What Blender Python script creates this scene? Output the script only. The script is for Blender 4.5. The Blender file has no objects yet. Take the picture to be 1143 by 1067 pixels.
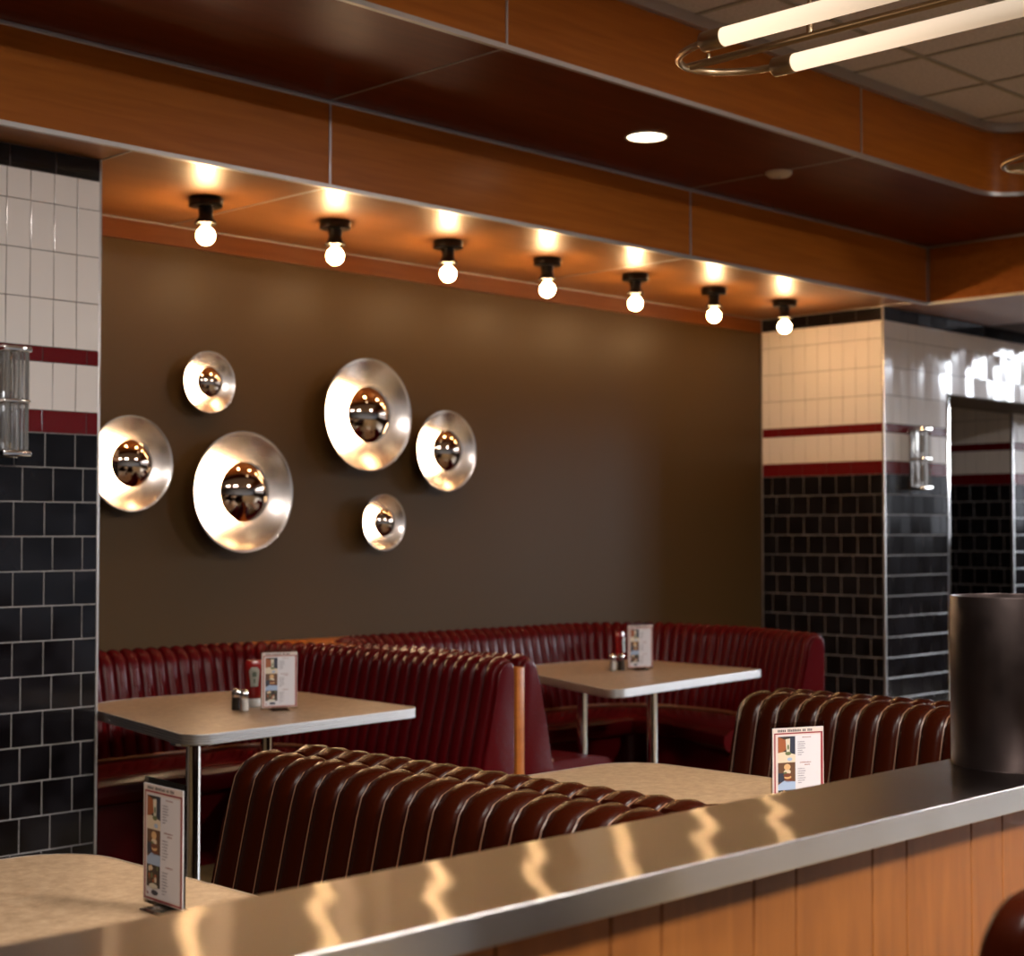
import bpy, bmesh, math, random
from mathutils import Vector, Matrix
random.seed(7)
PI = math.pi
sc = bpy.context.scene
COL = sc.collection

# ------------------------------------------------------------------ materials
def mat(name, color=(.5,.5,.5), rough=.5, metal=0., coat=0., coat_rough=.1, ior=1.5, spec=.5, trans=0., emit=None, estr=0.):
    m = bpy.data.materials.new(name); m.use_nodes = True
    b = m.node_tree.nodes['Principled BSDF']
    b.inputs['Base Color'].default_value = (*color, 1)
    b.inputs['Roughness'].default_value = rough
    b.inputs['Metallic'].default_value = metal
    b.inputs['Coat Weight'].default_value = coat
    b.inputs['Coat Roughness'].default_value = coat_rough
    b.inputs['IOR'].default_value = ior
    b.inputs['Specular IOR Level'].default_value = spec
    b.inputs['Transmission Weight'].default_value = trans
    if emit:
        b.inputs['Emission Color'].default_value = (*emit, 1)
        b.inputs['Emission Strength'].default_value = estr
    return m

def nodes(m): return m.node_tree.nodes, m.node_tree.links, m.node_tree.nodes['Principled BSDF']

def noise_chain(m, scale=(1,1,1), nscale=5., detail=4., rough=.5, dist=0.):
    n, l, b = nodes(m)
    tc = n.new('ShaderNodeTexCoord'); mp = n.new('ShaderNodeMapping'); ns = n.new('ShaderNodeTexNoise')
    mp.inputs['Scale'].default_value = scale
    ns.inputs['Scale'].default_value = nscale; ns.inputs['Detail'].default_value = detail
    ns.inputs['Roughness'].default_value = rough; ns.inputs['Distortion'].default_value = dist
    l.new(tc.outputs['Object'], mp.inputs['Vector']); l.new(mp.outputs[0], ns.inputs['Vector'])
    return ns

def ramp(m, src, stops):
    n, l, b = nodes(m)
    r = n.new('ShaderNodeValToRGB'); e = r.color_ramp.elements
    e[0].position, e[0].color = stops[0][0], (*stops[0][1], 1)
    e[1].position, e[1].color = stops[1][0], (*stops[1][1], 1)
    for p, c in stops[2:]:
        q = e.new(p); q.color = (*c, 1)
    l.new(src, r.inputs[0]); return r

def noise_color(m, scale, nscale, stops, detail=4., dist=0., rough=.5):
    n, l, b = nodes(m)
    ns = noise_chain(m, scale, nscale, detail, rough, dist)
    l.new(ramp(m, ns.outputs['Fac'], stops).outputs[0], b.inputs['Base Color']); return ns

def bump(m, scale, nscale, strength, distance, detail=3., chain=True):
    n, l, b = nodes(m)
    ns = noise_chain(m, scale, nscale, detail)
    bp = n.new('ShaderNodeBump'); bp.inputs['Strength'].default_value = strength; bp.inputs['Distance'].default_value = distance
    l.new(ns.outputs['Fac'], bp.inputs['Height'])
    old = b.inputs['Normal'].links
    if old: l.new(old[0].from_socket, bp.inputs['Normal'])
    l.new(bp.outputs[0], b.inputs['Normal']); return bp

def rough_noise(m, scale, nscale, lo, hi, detail=3.):
    n, l, b = nodes(m)
    ns = noise_chain(m, scale, nscale, detail)
    mr = n.new('ShaderNodeMapRange'); mr.inputs['From Min'].default_value = .3; mr.inputs['From Max'].default_value = .7
    mr.inputs['To Min'].default_value = lo; mr.inputs['To Max'].default_value = hi
    l.new(ns.outputs['Fac'], mr.inputs['Value']); l.new(mr.outputs[0], b.inputs['Roughness'])

M = {}
M['wood'] = mat('laminate_wood', rough=.32, spec=.2)
noise_color(M['wood'], (1.2,9,22), 1.6, [(.25,(.29,.082,.010)),(.55,(.36,.106,.013)),(.8,(.40,.124,.016))], detail=6, dist=.6)
M['soffit'] = mat('soffit_laminate_wood', rough=.40, spec=.7, coat=.45, coat_rough=.12)
noise_color(M['soffit'], (.8,7,7), 1.4, [(.25,(.27,.100,.022)),(.55,(.31,.118,.028)),(.8,(.34,.132,.033))], detail=4, dist=.2)
M['soffit_dark'] = mat('dark_soffit_laminate', rough=.34, spec=.05, ior=1.35)  # upper soffit: darker, redder laminate than the lower one
noise_color(M['soffit_dark'], (1.2,12,12), 1.4, [(.25,(.095,.016,.003)),(.55,(.120,.021,.004)),(.8,(.14,.027,.006))], detail=6, dist=.6)
M['band'] = mat('dark_timber_band', rough=.4, spec=.2)
noise_color(M['band'], (1.2,9,22), 1.6, [(.3,(.11,.030,.006)),(.7,(.15,.044,.009))], detail=6)
M['oak'] = mat('counter_oak_boards', rough=.45, spec=.2)
noise_color(M['oak'], (9,3,1.2), 3.2, [(.25,(.155,.049,.009)),(.55,(.195,.065,.012)),(.8,(.23,.080,.016))], detail=7, dist=.8)
M['groove'] = mat('board_groove_dark', (.02,.008,.003), .8)
M['alu'] = mat('aluminium_edge_trim', (.52,.50,.49), .42, 1.)
m = M['steel'] = mat('brushed_stainless_steel', (.64,.63,.63), .20, 1.)
n, l, b = nodes(m)
gb = n.new('ShaderNodeBsdfAnisotropic'); gb.distribution = 'BECKMANN'; gb.inputs['Color'].default_value = (.66,.64,.63,1); gb.inputs['Roughness'].default_value = .22; gb.inputs['Anisotropy'].default_value = .82
g2 = n.new('ShaderNodeBsdfAnisotropic'); g2.distribution = 'BECKMANN'; g2.inputs['Color'].default_value = (.66,.64,.63,1); g2.inputs['Roughness'].default_value = .42
mx2 = n.new('ShaderNodeMixShader'); mx2.inputs[0].default_value = .42; l.new(gb.outputs[0], mx2.inputs[1]); l.new(g2.outputs[0], mx2.inputs[2])
l.new(mx2.outputs[0], n['Material Output'].inputs['Surface'])
tg_ = n.new('ShaderNodeTangent'); tg_.direction_type = 'UV_MAP'; tg_.uv_map = 'brushing'; l.new(tg_.outputs[0], gb.inputs['Tangent'])
tc = n.new('ShaderNodeTexCoord'); sx = n.new('ShaderNodeSeparateXYZ'); l.new(tc.outputs['Object'], sx.inputs[0])
mw = n.new('ShaderNodeMath'); mw.operation = 'MULTIPLY_ADD'; mw.inputs[1].default_value = .06; l.new(sx.outputs['Y'], mw.inputs[0]); l.new(sx.outputs['X'], mw.inputs[2])
ns = n.new('ShaderNodeTexNoise'); ns.noise_dimensions = '1D'; ns.inputs['Scale'].default_value = 7.; ns.inputs['Detail'].default_value = 0.; l.new(mw.outputs[0], ns.inputs['W'])
bp = n.new('ShaderNodeBump'); bp.inputs['Strength'].default_value = 1.; bp.inputs['Distance'].default_value = .0022
l.new(ns.outputs['Fac'], bp.inputs['Height']); l.new(bp.outputs[0], gb.inputs['Normal']); n.remove(b)
M['rawsteel'] = mat('dark_raw_steel', rough=.36, metal=.85)
noise_color(M['rawsteel'], (1,1,.5), 7, [(.3,(.018,.0115,.0105)),(.6,(.04,.029,.027)),(.85,(.085,.068,.066))], detail=8)
rough_noise(M['rawsteel'], (1,1,1), 12, .28, .5)
M['rawsteel_in'] = mat('dark_steel_inside', (.02,.015,.014), .7, .5)
M['chrome'] = mat('chrome', (.75,.73,.70), .09, 1.)
M['brass'] = mat('aged_brass', (.42,.30,.18), .3, 1.)
M['black'] = mat('black_lamp_metal', (.004,.0036,.0033), .3, spec=.25)
M['olive'] = mat('olive_brown_wall_paint', (.062,.035,.0125), .40, spec=.15)
bump(M['olive'], (1,1,1), 160, .12, .002, 2.)
M['acoustic'] = mat('acoustic_ceiling_tile', (.42,.40,.39), .9)
noise_color(M['acoustic'], (1,1,1), 60, [(.3,(.54,.50,.57)),(.7,(.68,.63,.71))], detail=3)
M['grid'] = mat('ceiling_grid_metal', (.33,.31,.30), .5)
M['white_tile'] = mat('white_glazed_tile', (.84,.785,.755), .07, coat=.3, coat_rough=.04)
M['red_tile'] = mat('oxblood_glazed_tile', (.135,.006,.008), .08, coat=.3, coat_rough=.04)
M['black_tile'] = mat('black_glazed_tile', rough=.12, spec=.35)
noise_color(M['black_tile'], (1,1,1), 7.5, [(.35,(.004,.003,.0035)),(.65,(.010,.009,.011))], detail=1)
M['grout_dark'] = mat('dark_grey_grout', (.10,.075,.07), .85)
M['grout_light'] = mat('light_grey_grout', (.30,.275,.27), .8)
M['red_vinyl'] = mat('dark_red_vinyl', (.062,.0017,.0030), .24, spec=.10)
bump(M['red_vinyl'], (1,1,1), 130, .12, .002, 2.)
M['red_pipe'] = mat('dark_red_vinyl_welt', (.11,.006,.008), .3, spec=.2)
M['brown_vinyl'] = mat('oxblood_brown_vinyl', (.019,.0026,.0006), .27, spec=.08)
bump(M['brown_vinyl'], (1,1,1), 120, .12, .002, 2.)
M['tan_pipe'] = mat('tan_brown_welt', (.17,.070,.034), .38)
M['laminate'] = mat('tan_speckled_table_laminate', rough=.36, spec=.25)
noise_color(M['laminate'], (1,1,1), 38, [(.32,(.20,.128,.072)),(.5,(.30,.200,.118)),(.7,(.40,.285,.18))], detail=8, rough=.75)
M['floor'] = mat('brown_terrazzo_floor', rough=.35)
noise_color(M['floor'], (1,1,1), 14, [(.3,(.07,.045,.02)),(.55,(.20,.135,.06)),(.8,(.30,.22,.11))], detail=8, rough=.7)
M['plaster'] = mat('room_plaster', (.11,.08,.06), .8)
M['glass_pane'] = None
M['bulb'] = mat('glowing_warm_bulb', (1,.9,.75), .3, emit=(1.,.60,.27), estr=160.)
M['dead_bulb'] = mat('unlit_clear_bulb', (.8,.76,.7), .1, trans=.6)
M['bulb_neck'] = mat('bulb_neck_frosted', (.85,.8,.72), .4, emit=(1.,.66,.36), estr=1.1)
M['globe_lit'] = mat('glowing_sconce_globe', (1,.9,.8), .3, emit=(1.,.68,.40), estr=85.)
M['mirror'] = mat('smoked_mirror_bulb_crown', (.50,.40,.32), .03, 1.)
M['dish'] = mat('brushed_aluminium_dish', (.66,.61,.58), .26, 1.)
M['downlight'] = mat('glowing_downlight_lens', (1,1,1), .4, emit=(1.,.80,.56), estr=9.)
M['white_plastic'] = mat('off_white_plastic', (.55,.46,.38), .5)
# frosted pendant tube: brightest at the lamp end, fading along its length
m = M['tube'] = mat('frosted_pendant_tube', (.35,.31,.27), .4)
n, l, b = nodes(m)
tc = n.new('ShaderNodeTexCoord'); sx = n.new('ShaderNodeSeparateXYZ'); l.new(tc.outputs['Object'], sx.inputs[0])
mr = n.new('ShaderNodeMapRange'); mr.inputs['From Min'].default_value = -.80; mr.inputs['From Max'].default_value = 0.
mr.inputs['To Min'].default_value = .42; mr.inputs['To Max'].default_value = 1.35; mr.interpolation_type = 'SMOOTHSTEP'
l.new(sx.outputs['Y'], mr.inputs['Value']); l.new(mr.outputs[0], b.inputs['Emission Strength'])
b.inputs['Emission Color'].default_value = (1., .75, .52, 1)

def thin_glass(name, tint=(1,1,1), refl=.12):
    m = bpy.data.materials.new(name); m.use_nodes = True
    n, l = m.node_tree.nodes, m.node_tree.links
    n.clear()
    o = n.new('ShaderNodeOutputMaterial'); t = n.new('ShaderNodeBsdfTransparent'); g = n.new('ShaderNodeBsdfGlossy')
    t.inputs['Color'].default_value = (*tint, 1); g.inputs['Roughness'].default_value = .03
    fr = n.new('ShaderNodeFresnel'); fr.inputs['IOR'].default_value = 1.45
    mx = n.new('ShaderNodeMixShader'); l.new(fr.outputs[0], mx.inputs[0]); l.new(t.outputs[0], mx.inputs[1]); l.new(g.outputs[0], mx.inputs[2])
    l.new(mx.outputs[0], o.inputs[0]); return m
M['glass_pane'] = thin_glass('window_glass')
M['acrylic'] = thin_glass('clear_acrylic', (.80,.77,.74))
M['crystal'] = mat('clear_crystal_glass', (.93,.91,.88), .05, ior=1.5, trans=.85)
M['jar'] = thin_glass('shaker_glass', (.92,.9,.88))
M['salt'] = mat('white_salt', (.80,.76,.72), .8)
M['pepper'] = mat('ground_pepper', (.07,.05,.035), .9)
M['ketchup'] = mat('red_squeeze_bottle', (.24,.008,.008), .22, coat=.3)
M['cap_white'] = mat('white_bottle_cap', (.72,.70,.66), .4)
M['label'] = mat('cream_bottle_label', (.52,.50,.42), .5)
M['label_ink'] = mat('grey_green_label_print', (.16,.19,.14), .5)
M['paper'] = mat('white_menu_paper', (.55,.525,.55), .55)
M['paper_cream'] = mat('menu_paper_margin', (.55,.46,.41), .55)
M['ink_red'] = mat('dark_red_print', (.22,.012,.022), .5)
M['ink'] = mat('dark_grey_print', (.055,.05,.06), .6)
M['ink_pale'] = mat('grey_print', (.17,.16,.19), .6)
M['ink_head'] = mat('red_brown_heading_print', (.22,.06,.04), .6)
for k, c in dict(ph_dark=(.03,.018,.014), ph_night=(.022,.026,.045), ph_orange=(.26,.075,.025), ph_glass=(.52,.48,.38), ph_cream=(.56,.46,.34),
                 ph_bun=(.55,.33,.15), ph_meat=(.13,.035,.015), ph_blue=(.28,.36,.50), ph_brown=(.10,.045,.022), ph_green=(.10,.12,.05)).items():
    M[k] = mat('menu_' + k.replace('ph_', 'photo_'), c, .5)
M['steelframe'] = mat('bright_chair_tube', (.6,.58,.56), .2, 1.)
M['rubber'] = mat('black_rubber', (.02,.02,.02), .7)
M['door_dark'] = mat('corridor_dark_paint', (.06,.05,.05), .7)

# ------------------------------------------------------------------ mesh builder
class MB:
    def __init__(s): s.v, s.f, s.m, s.mats = [], [], [], []
    def mi(s, name):
        if name not in s.mats: s.mats.append(name)
        return s.mats.index(name)
    def add(s, vs, fs, m, mx=None):
        o = len(s.v); k = s.mi(m)
        for p in vs:
            p = Vector(p); s.v.append(mx @ p if mx else p)
        for f in fs: s.f.append([o+i for i in f]); s.m.append(k)
    def from_bm(s, bm, m, mx=None):
        bm.verts.index_update()
        s.add([v.co.copy() for v in bm.verts], [[v.index for v in f.verts] for f in bm.faces], m, mx); bm.free()
    def box(s, x0,x1,y0,y1,z0,z1, m, bev=0., seg=2, mx=None):
        bm = bmesh.new(); bmesh.ops.create_cube(bm, size=1.)
        for v in bm.verts:
            v.co = Vector(((x0+x1)/2+v.co.x*(x1-x0), (y0+y1)/2+v.co.y*(y1-y0), (z0+z1)/2+v.co.z*(z1-z0)))
        if bev > 0: bmesh.ops.bevel(bm, geom=list(bm.edges), offset=bev, segments=seg, profile=.5, affect='EDGES')
        s.from_bm(bm, m, mx)
    def prism(s, poly, z0, z1, m, bev=0., seg=2, mx=None):
        bm = bmesh.new(); f = bm.faces.new([bm.verts.new((x,y,z0)) for x, y in poly])
        r = bmesh.ops.extrude_face_region(bm, geom=[f])
        for v in [g for g in r['geom'] if isinstance(g, bmesh.types.BMVert)]: v.co.z = z1
        bmesh.ops.recalc_face_normals(bm, faces=bm.faces)
        if bev > 0:
            es = [e for e in bm.edges if abs(e.verts[0].co.z-e.verts[1].co.z) < 1e-6]
            bmesh.ops.bevel(bm, geom=es, offset=bev, segments=seg, profile=.5, affect='EDGES')
        s.from_bm(bm, m, mx)
    def lathe(s, prof, m, n=32, mx=None, mats=None):
        vs, fs = [], []
        for r, z in prof:
            for i in range(n):
                a = 2*PI*i/n; vs.append((r*math.cos(a), r*math.sin(a), z))
        k = len(prof)
        for j in range(k-1):
            for i in range(n):
                fs.append([j*n+i, j*n+(i+1)%n, (j+1)*n+(i+1)%n, (j+1)*n+i])
        if prof[0][0] > 1e-5: fs.append(list(range(n))[::-1])
        if prof[-1][0] > 1e-5: fs.append([(k-1)*n+i for i in range(n)])
        s.add(vs, fs, m, mx)
    def tube(s, pts, r, m, n=12, closed=False, mx=None):
        pts = [Vector(p) for p in pts]; N = len(pts); vs, fs = [], []
        ref = None
        for i, p in enumerate(pts):
            if closed: t = pts[(i+1)%N]-pts[i-1]
            else: t = pts[min(i+1,N-1)]-pts[max(i-1,0)]
            t.normalize()
            if ref is None: ref = t.orthogonal().normalized()
            ref = (ref - t*ref.dot(t)).normalized(); q = t.cross(ref)
            rr = r[i] if isinstance(r, (list, tuple)) else r
            for k in range(n):
                a = 2*PI*k/n; vs.append(p + ref*rr*math.cos(a) + q*rr*math.sin(a))
        for i in range(N if closed else N-1):
            j = (i+1)%N
            for k in range(n): fs.append([i*n+k, i*n+(k+1)%n, j*n+(k+1)%n, j*n+k])
        if not closed:
            fs.append(list(range(n))[::-1]); fs.append([(N-1)*n+k for k in range(n)])
        s.add(vs, fs, m, mx)
    def build(s, name, parent=None, loc=None, sharp=38, fix=True):
        me = bpy.data.meshes.new(name)
        me.from_pydata([tuple(v) for v in s.v], [], s.f)
        for x in s.mats: me.materials.append(M[x])
        me.polygons.foreach_set('material_index', s.m)
        if fix:
            bm = bmesh.new(); bm.from_mesh(me); bmesh.ops.recalc_face_normals(bm, faces=bm.faces); bm.to_mesh(me); bm.free()
        me.polygons.foreach_set('use_smooth', [True]*len(me.polygons))
        me.set_sharp_from_angle(angle=math.radians(sharp)); me.update()
        o = bpy.data.objects.new(name, me); COL.objects.link(o)
        if parent: o.parent = parent
        if loc: o.location = loc
        return o

def one(name, fn, *a, parent=None, loc=None, sharp=38, **k):
    mb = MB(); getattr(mb, fn)(*a, **k); return mb.build(name, parent, loc, sharp)
def thing(name, loc, label, cat, group=None, rz=0.):
    o = bpy.data.objects.new(name, None); COL.objects.link(o); o.empty_display_size = .05
    o.location = loc; o.rotation_euler = (0,0,rz); return tag(o, label, cat, group)
def tag(o, label, cat, group=None):
    o['label'] = label; o['category'] = cat
    if group: o['group'] = group
    return o
def struct(o, label=None):
    o['kind'] = 'structure'
    if label: o['label'] = label; o['category'] = 'room'
    return o
def dup(root, loc, label, group=None, rz=None, drop=()):
    r = root.copy(); COL.objects.link(r); r.location = loc; r['label'] = label
    if rz is not None: r.rotation_euler = (0,0,rz)
    if group: r['group'] = group
    def kids(src, dst):
        for ch in list(src.children):
            c = ch.copy(); COL.objects.link(c); c.parent = dst
            for g in ch.children:
                d = g.copy(); COL.objects.link(d); d.parent = c
    kids(root, r); return r
def round_poly(pts, n=8):
    """pts: (x, y, radius) counter-clockwise or clockwise; returns polygon with rounded corners"""
    out = []; N = len(pts)
    for i in range(N):
        p = Vector(pts[i][:2]); a = Vector(pts[i-1][:2])-p; b = Vector(pts[(i+1)%N][:2])-p; r = pts[i][2]
        if r <= 0: out.append(p); continue
        a.normalize(); b.normalize(); half = a.angle(b)/2; d = r/math.tan(half)
        c = p + (a+b).normalized()*r/math.sin(half)
        s0 = p+a*d-c; s1 = p+b*d-c
        a0 = math.atan2(s0.y, s0.x); da = math.atan2(s1.y, s1.x)-a0
        while da > PI: da -= 2*PI
        while da < -PI: da += 2*PI
        for k in range(n+1):
            t = a0+da*k/n; out.append(c+Vector((r*math.cos(t), r*math.sin(t))))
    return out

# ------------------------------------------------------------------ key dimensions (metres)
YB = 6.49; YP = 5.53; XL = 3.316; XR = 9.005; XR2 = 9.805; ZS = 2.90; ZU = 3.267; ZC = 3.645
YB1 = 5.27; XB1 = 9.12; YB2 = 4.22; XB2 = 8.07
X0, X1, Y0, Y1 = -5., 15., -5., 9.

# ------------------------------------------------------------------ room shell
struct(one('floor', 'box', X0-.1, X1+.1, Y0-.1, Y1+.1, -.15, 0., 'floor'))
struct(one('wall_back', 'box', 1.2, 9.4, YB, YB+.15, 0, 3.8, 'olive'))
struct(one('wall_left', 'box', X0-.15, X0, Y0, Y1, 0, 3.8, 'plaster'))
struct(one('wall_far', 'box', X0, X1, Y1, Y1+.15, 0, 3.8, 'plaster'))
struct(one('wall_side', 'box', X0, 2.45, YP+.02, YP+.2, 0, 3.8, 'plaster'))
# wall with window openings (behind the camera, and the end wall to the right)
def window_wall(name, axis, at, a0, a1, wins, z0, z1, depth):
    pm = 'cool' if name == 'wall_front' else 'plaster'
    mb = MB()
    def bx(u0,u1,za,zb):
        if axis == 'x': mb.box(u0,u1,min(at,at+depth),max(at,at+depth),za,zb,pm)
        else: mb.box(min(at,at+depth),max(at,at+depth),u0,u1,za,zb,pm)
    bx(a0,a1,0,z0); bx(a0,a1,z1,3.8)
    e = a0
    for u0,u1 in wins: bx(e,u0,z0,z1); e = u1
    bx(e,a1,z0,z1)
    return struct(mb.build(name))
WF = []
WE = [(-4.5,-1.6),(-1.2,1.9),(2.3,5.3)]
M['cool'] = mat('cool_reflection_tint', (.26,.31,.40), .8)  # unseen wall coloured cool, standing in for bluish daylight in the metal reflections
window_wall('wall_front', 'x', Y0, X0, X1, WF, 1.2, 3.1, -.15)
window_wall('wall_right', 'y', X1, Y0, Y1, WE, 1.45, 3.28, .15)
def window(nm, axis, at, u0, u1, z0, z1):
    fr = MB(); gl = MB(); t = .05
    def bx(mb,a,b,c,d,m,w):
        if axis == 'x': mb.box(a,b,at-w,at+w,c,d,m)
        else: mb.box(at-w,at+w,a,b,c,d,m)
    for a,b,c,d in ((u0,u1,z0,z0+t),(u0,u1,z1-t,z1),(u0,u0+t,z0+t,z1-t),(u1-t,u1,z0+t,z1-t),((u0+u1)/2-t/2,(u0+u1)/2+t/2,z0+t,z1-t)):
        bx(fr,a,b,c,d,'black',.03)
    bx(gl,u0+t,u1-t,z0+t,z1-t,'glass_pane',.004)
    f = struct(fr.build(nm)); g = gl.build('window_pane', f)
    ld = bpy.data.lights.new('daylight', 'AREA'); ld.shape = 'RECTANGLE'; ld.cycles.is_portal = True
    ld.size = u1-u0; ld.size_y = z1-z0
    lo = bpy.data.objects.new('daylight_portal', ld); COL.objects.link(lo)
    if axis == 'x': lo.location = ((u0+u1)/2, at-.1, (z0+z1)/2); lo.rotation_euler = (PI/2, 0, 0)
    else: lo.location = (at+.1, (u0+u1)/2, (z0+z1)/2); lo.rotation_euler = (PI/2, 0, PI/2)
for i, (a, b_) in enumerate(WF): window('window_%d' % (i+1), 'x', Y0-.07, a, b_, 1.2, 3.1)
for i, (a, b_) in enumerate(WE): window('window_%d' % (i+1), 'y', X1+.07, a, b_, 1.45, 3.28)

# acoustic ceiling: lay-in tiles with a grid
mb = MB(); mb.box(X0, X1, Y0, Y1, ZC+.004, ZC+.12, 'acoustic')
mb.box(-5,-1, 4.2, Y1, 3.62, ZC+.004, 'acoustic')
x = X0
while x < X1:
    mb.box(x-.012, x+.012, Y0, Y1, ZC-.002, ZC+.006, 'grid'); x += .61
y = Y0+.28
while y < 4.4:
    mb.box(X0, X1, y-.012, y+.012, ZC-.003, ZC+.006, 'grid'); y += .61
struct(mb.build('ceiling'))

# dropped timber soffits: lower one along the wall, upper one nearer the room, both turning the corner on the right
SEAMX = [-.61, 1.81, 4.25, 6.69]
XE = 10.4
low = MB()
low.box(-3., XE, YB1+.008, YB+.02, ZS, ZS+.03, 'soffit')
low.box(XB1+.008, XE, -1.49, YB1+.008, ZS, ZS+.03, 'soffit')
struct(low.build('ceiling_lower'))
bm_ = MB()
bm_.box(-3., XB1+.02, YB1, YB1+.02, ZS+.001, ZU+.02, 'wood')
bm_.box(XB1, XB1+.02, -1.5, YB1+.02, ZS+.001, ZU+.02, 'wood')
bm_.box(XE-.02, XE, -1.5, YB+.5, ZS+.001, ZC+.05, 'wood')
bm_.box(XB1, XE, -1.52, -1.5, ZS+.001, ZC+.05, 'wood')
struct(bm_.build('beam_lower'))
# upper soffit with rounded inner corner
rc = .22
arc = [(XB2-rc+rc*math.sin(t), YB2-0+0-rc+rc*math.cos(t)) for t in [PI/2*i/12 for i in range(13)]]
up = MB()
outer = [(-3.,YB1+.01),(XB1+.01,YB1+.01),(XB1+.01,-1.5),(XB2+.008,-1.5)]
inner = [(XB2-rc+(rc+.008)*math.sin(PI/2*k/12), YB2-rc+(rc+.008)*math.cos(PI/2*k/12)) for k in range(12,-1,-1)]+[(-3.,YB2+.008)]
# the room side of the upper soffit is concave: the curve bulges towards the corner
up.prism(outer+inner, ZU, ZU+.03, 'soffit_dark')
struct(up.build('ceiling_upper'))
def ring_face(mb, z0, z1, off, thick, m, top=False):
    pts = [(-3.,YB2)]+arc+[(XB2,-1.5)]
    poly = []
    def offs(d):
        o = [(-3.,YB2+d)]
        for i,t in enumerate([PI/2*k/12 for k in range(13)]):
            o.append((XB2-rc+(rc+d)*math.sin(t), YB2-rc+(rc+d)*math.cos(t)))
        o.append((XB2+d,-1.5)); return o
    a = offs(off); b_ = offs(off+thick)
    mb.prism(a+b_[::-1], z0, z1, m)
ub = MB(); ring_face(ub, ZU+.001, ZC+.05, 0., .02, 'wood')
struct(ub.build('beam_upper'))
# aluminium edge trims and joint strips
t1 = MB()
t1.box(-3., XB1-.002, YB1-.0025, YB1+.02, ZS-.008, ZS+.010, 'alu', .001)
t1.box(XB1-.0025, XB1+.014, -1.5, YB1, ZS-.008, ZS+.010, 'alu', .001)
struct(t1.build('trim_1', sharp=10))
t2 = MB()
t2.box(-3., XB1-.002, YB1-.008, YB1+.01, ZU-.016, ZU+.0, 'alu', .002)
t2.box(XB1-.010, XB1+.01, -1.5, YB1, ZU-.016, ZU-.001, 'alu', .002)
struct(t2.build('trim_2', sharp=10))
t3 = MB(); ring_face(t3, ZU-.007, ZU+.012, -.0025, .02, 'alu')
struct(t3.build('trim_3'))
t4 = MB(); ring_face(t4, ZC-.045, ZC+.003, -.03, .032, 'alu')
struct(t4.build('trim_4'))
t5 = MB()
for sx_ in SEAMX:
    t5.box(sx_-.005, sx_+.005, YB1-.003, YB1+.01, ZS+.01, ZU-.014, 'alu')
t5.box(XB1-.012, XB1+.004, YB1-.012, YB1+.004, ZS+.008, ZU-.012, 'alu')
for sy in (2.6, .2): t5.box(XB1-.003, XB1+.01, sy-.005, sy+.005, ZS+.01, ZU-.014, 'alu')
struct(t5.build('trim_5'))
t6 = MB()
for sx_ in SEAMX: t6.box(sx_-.005, sx_+.005, YB2-.003, YB2+.01, ZU+.012, ZC-.04, 'alu')
struct(t6.build('trim_6'))
t7 = MB()   # soffit panel joints
for sx_ in (XL+.0, 4.25, 6.69, XR): t7.box(sx_-.004, sx_+.004, YB1+.02, YB, ZS-.003, ZS+.001, 'alu')
for sx_ in SEAMX: t7.box(sx_-.004, sx_+.004, YB2+.02, YB1-.01, ZU-.002, ZU+.001, 'grid')
struct(t7.build('trim_7'))
t8 = MB(); t8.box(XL+.004, XR-.004, YB-.012, YB+.002, ZS-.095, ZS-.001, 'band'); t8.box(XL+.004, XR-.004, YB-.014, YB, ZS-.004, ZS-.0005, 'alu')
struct(t8.build('trim_8'))

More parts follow.
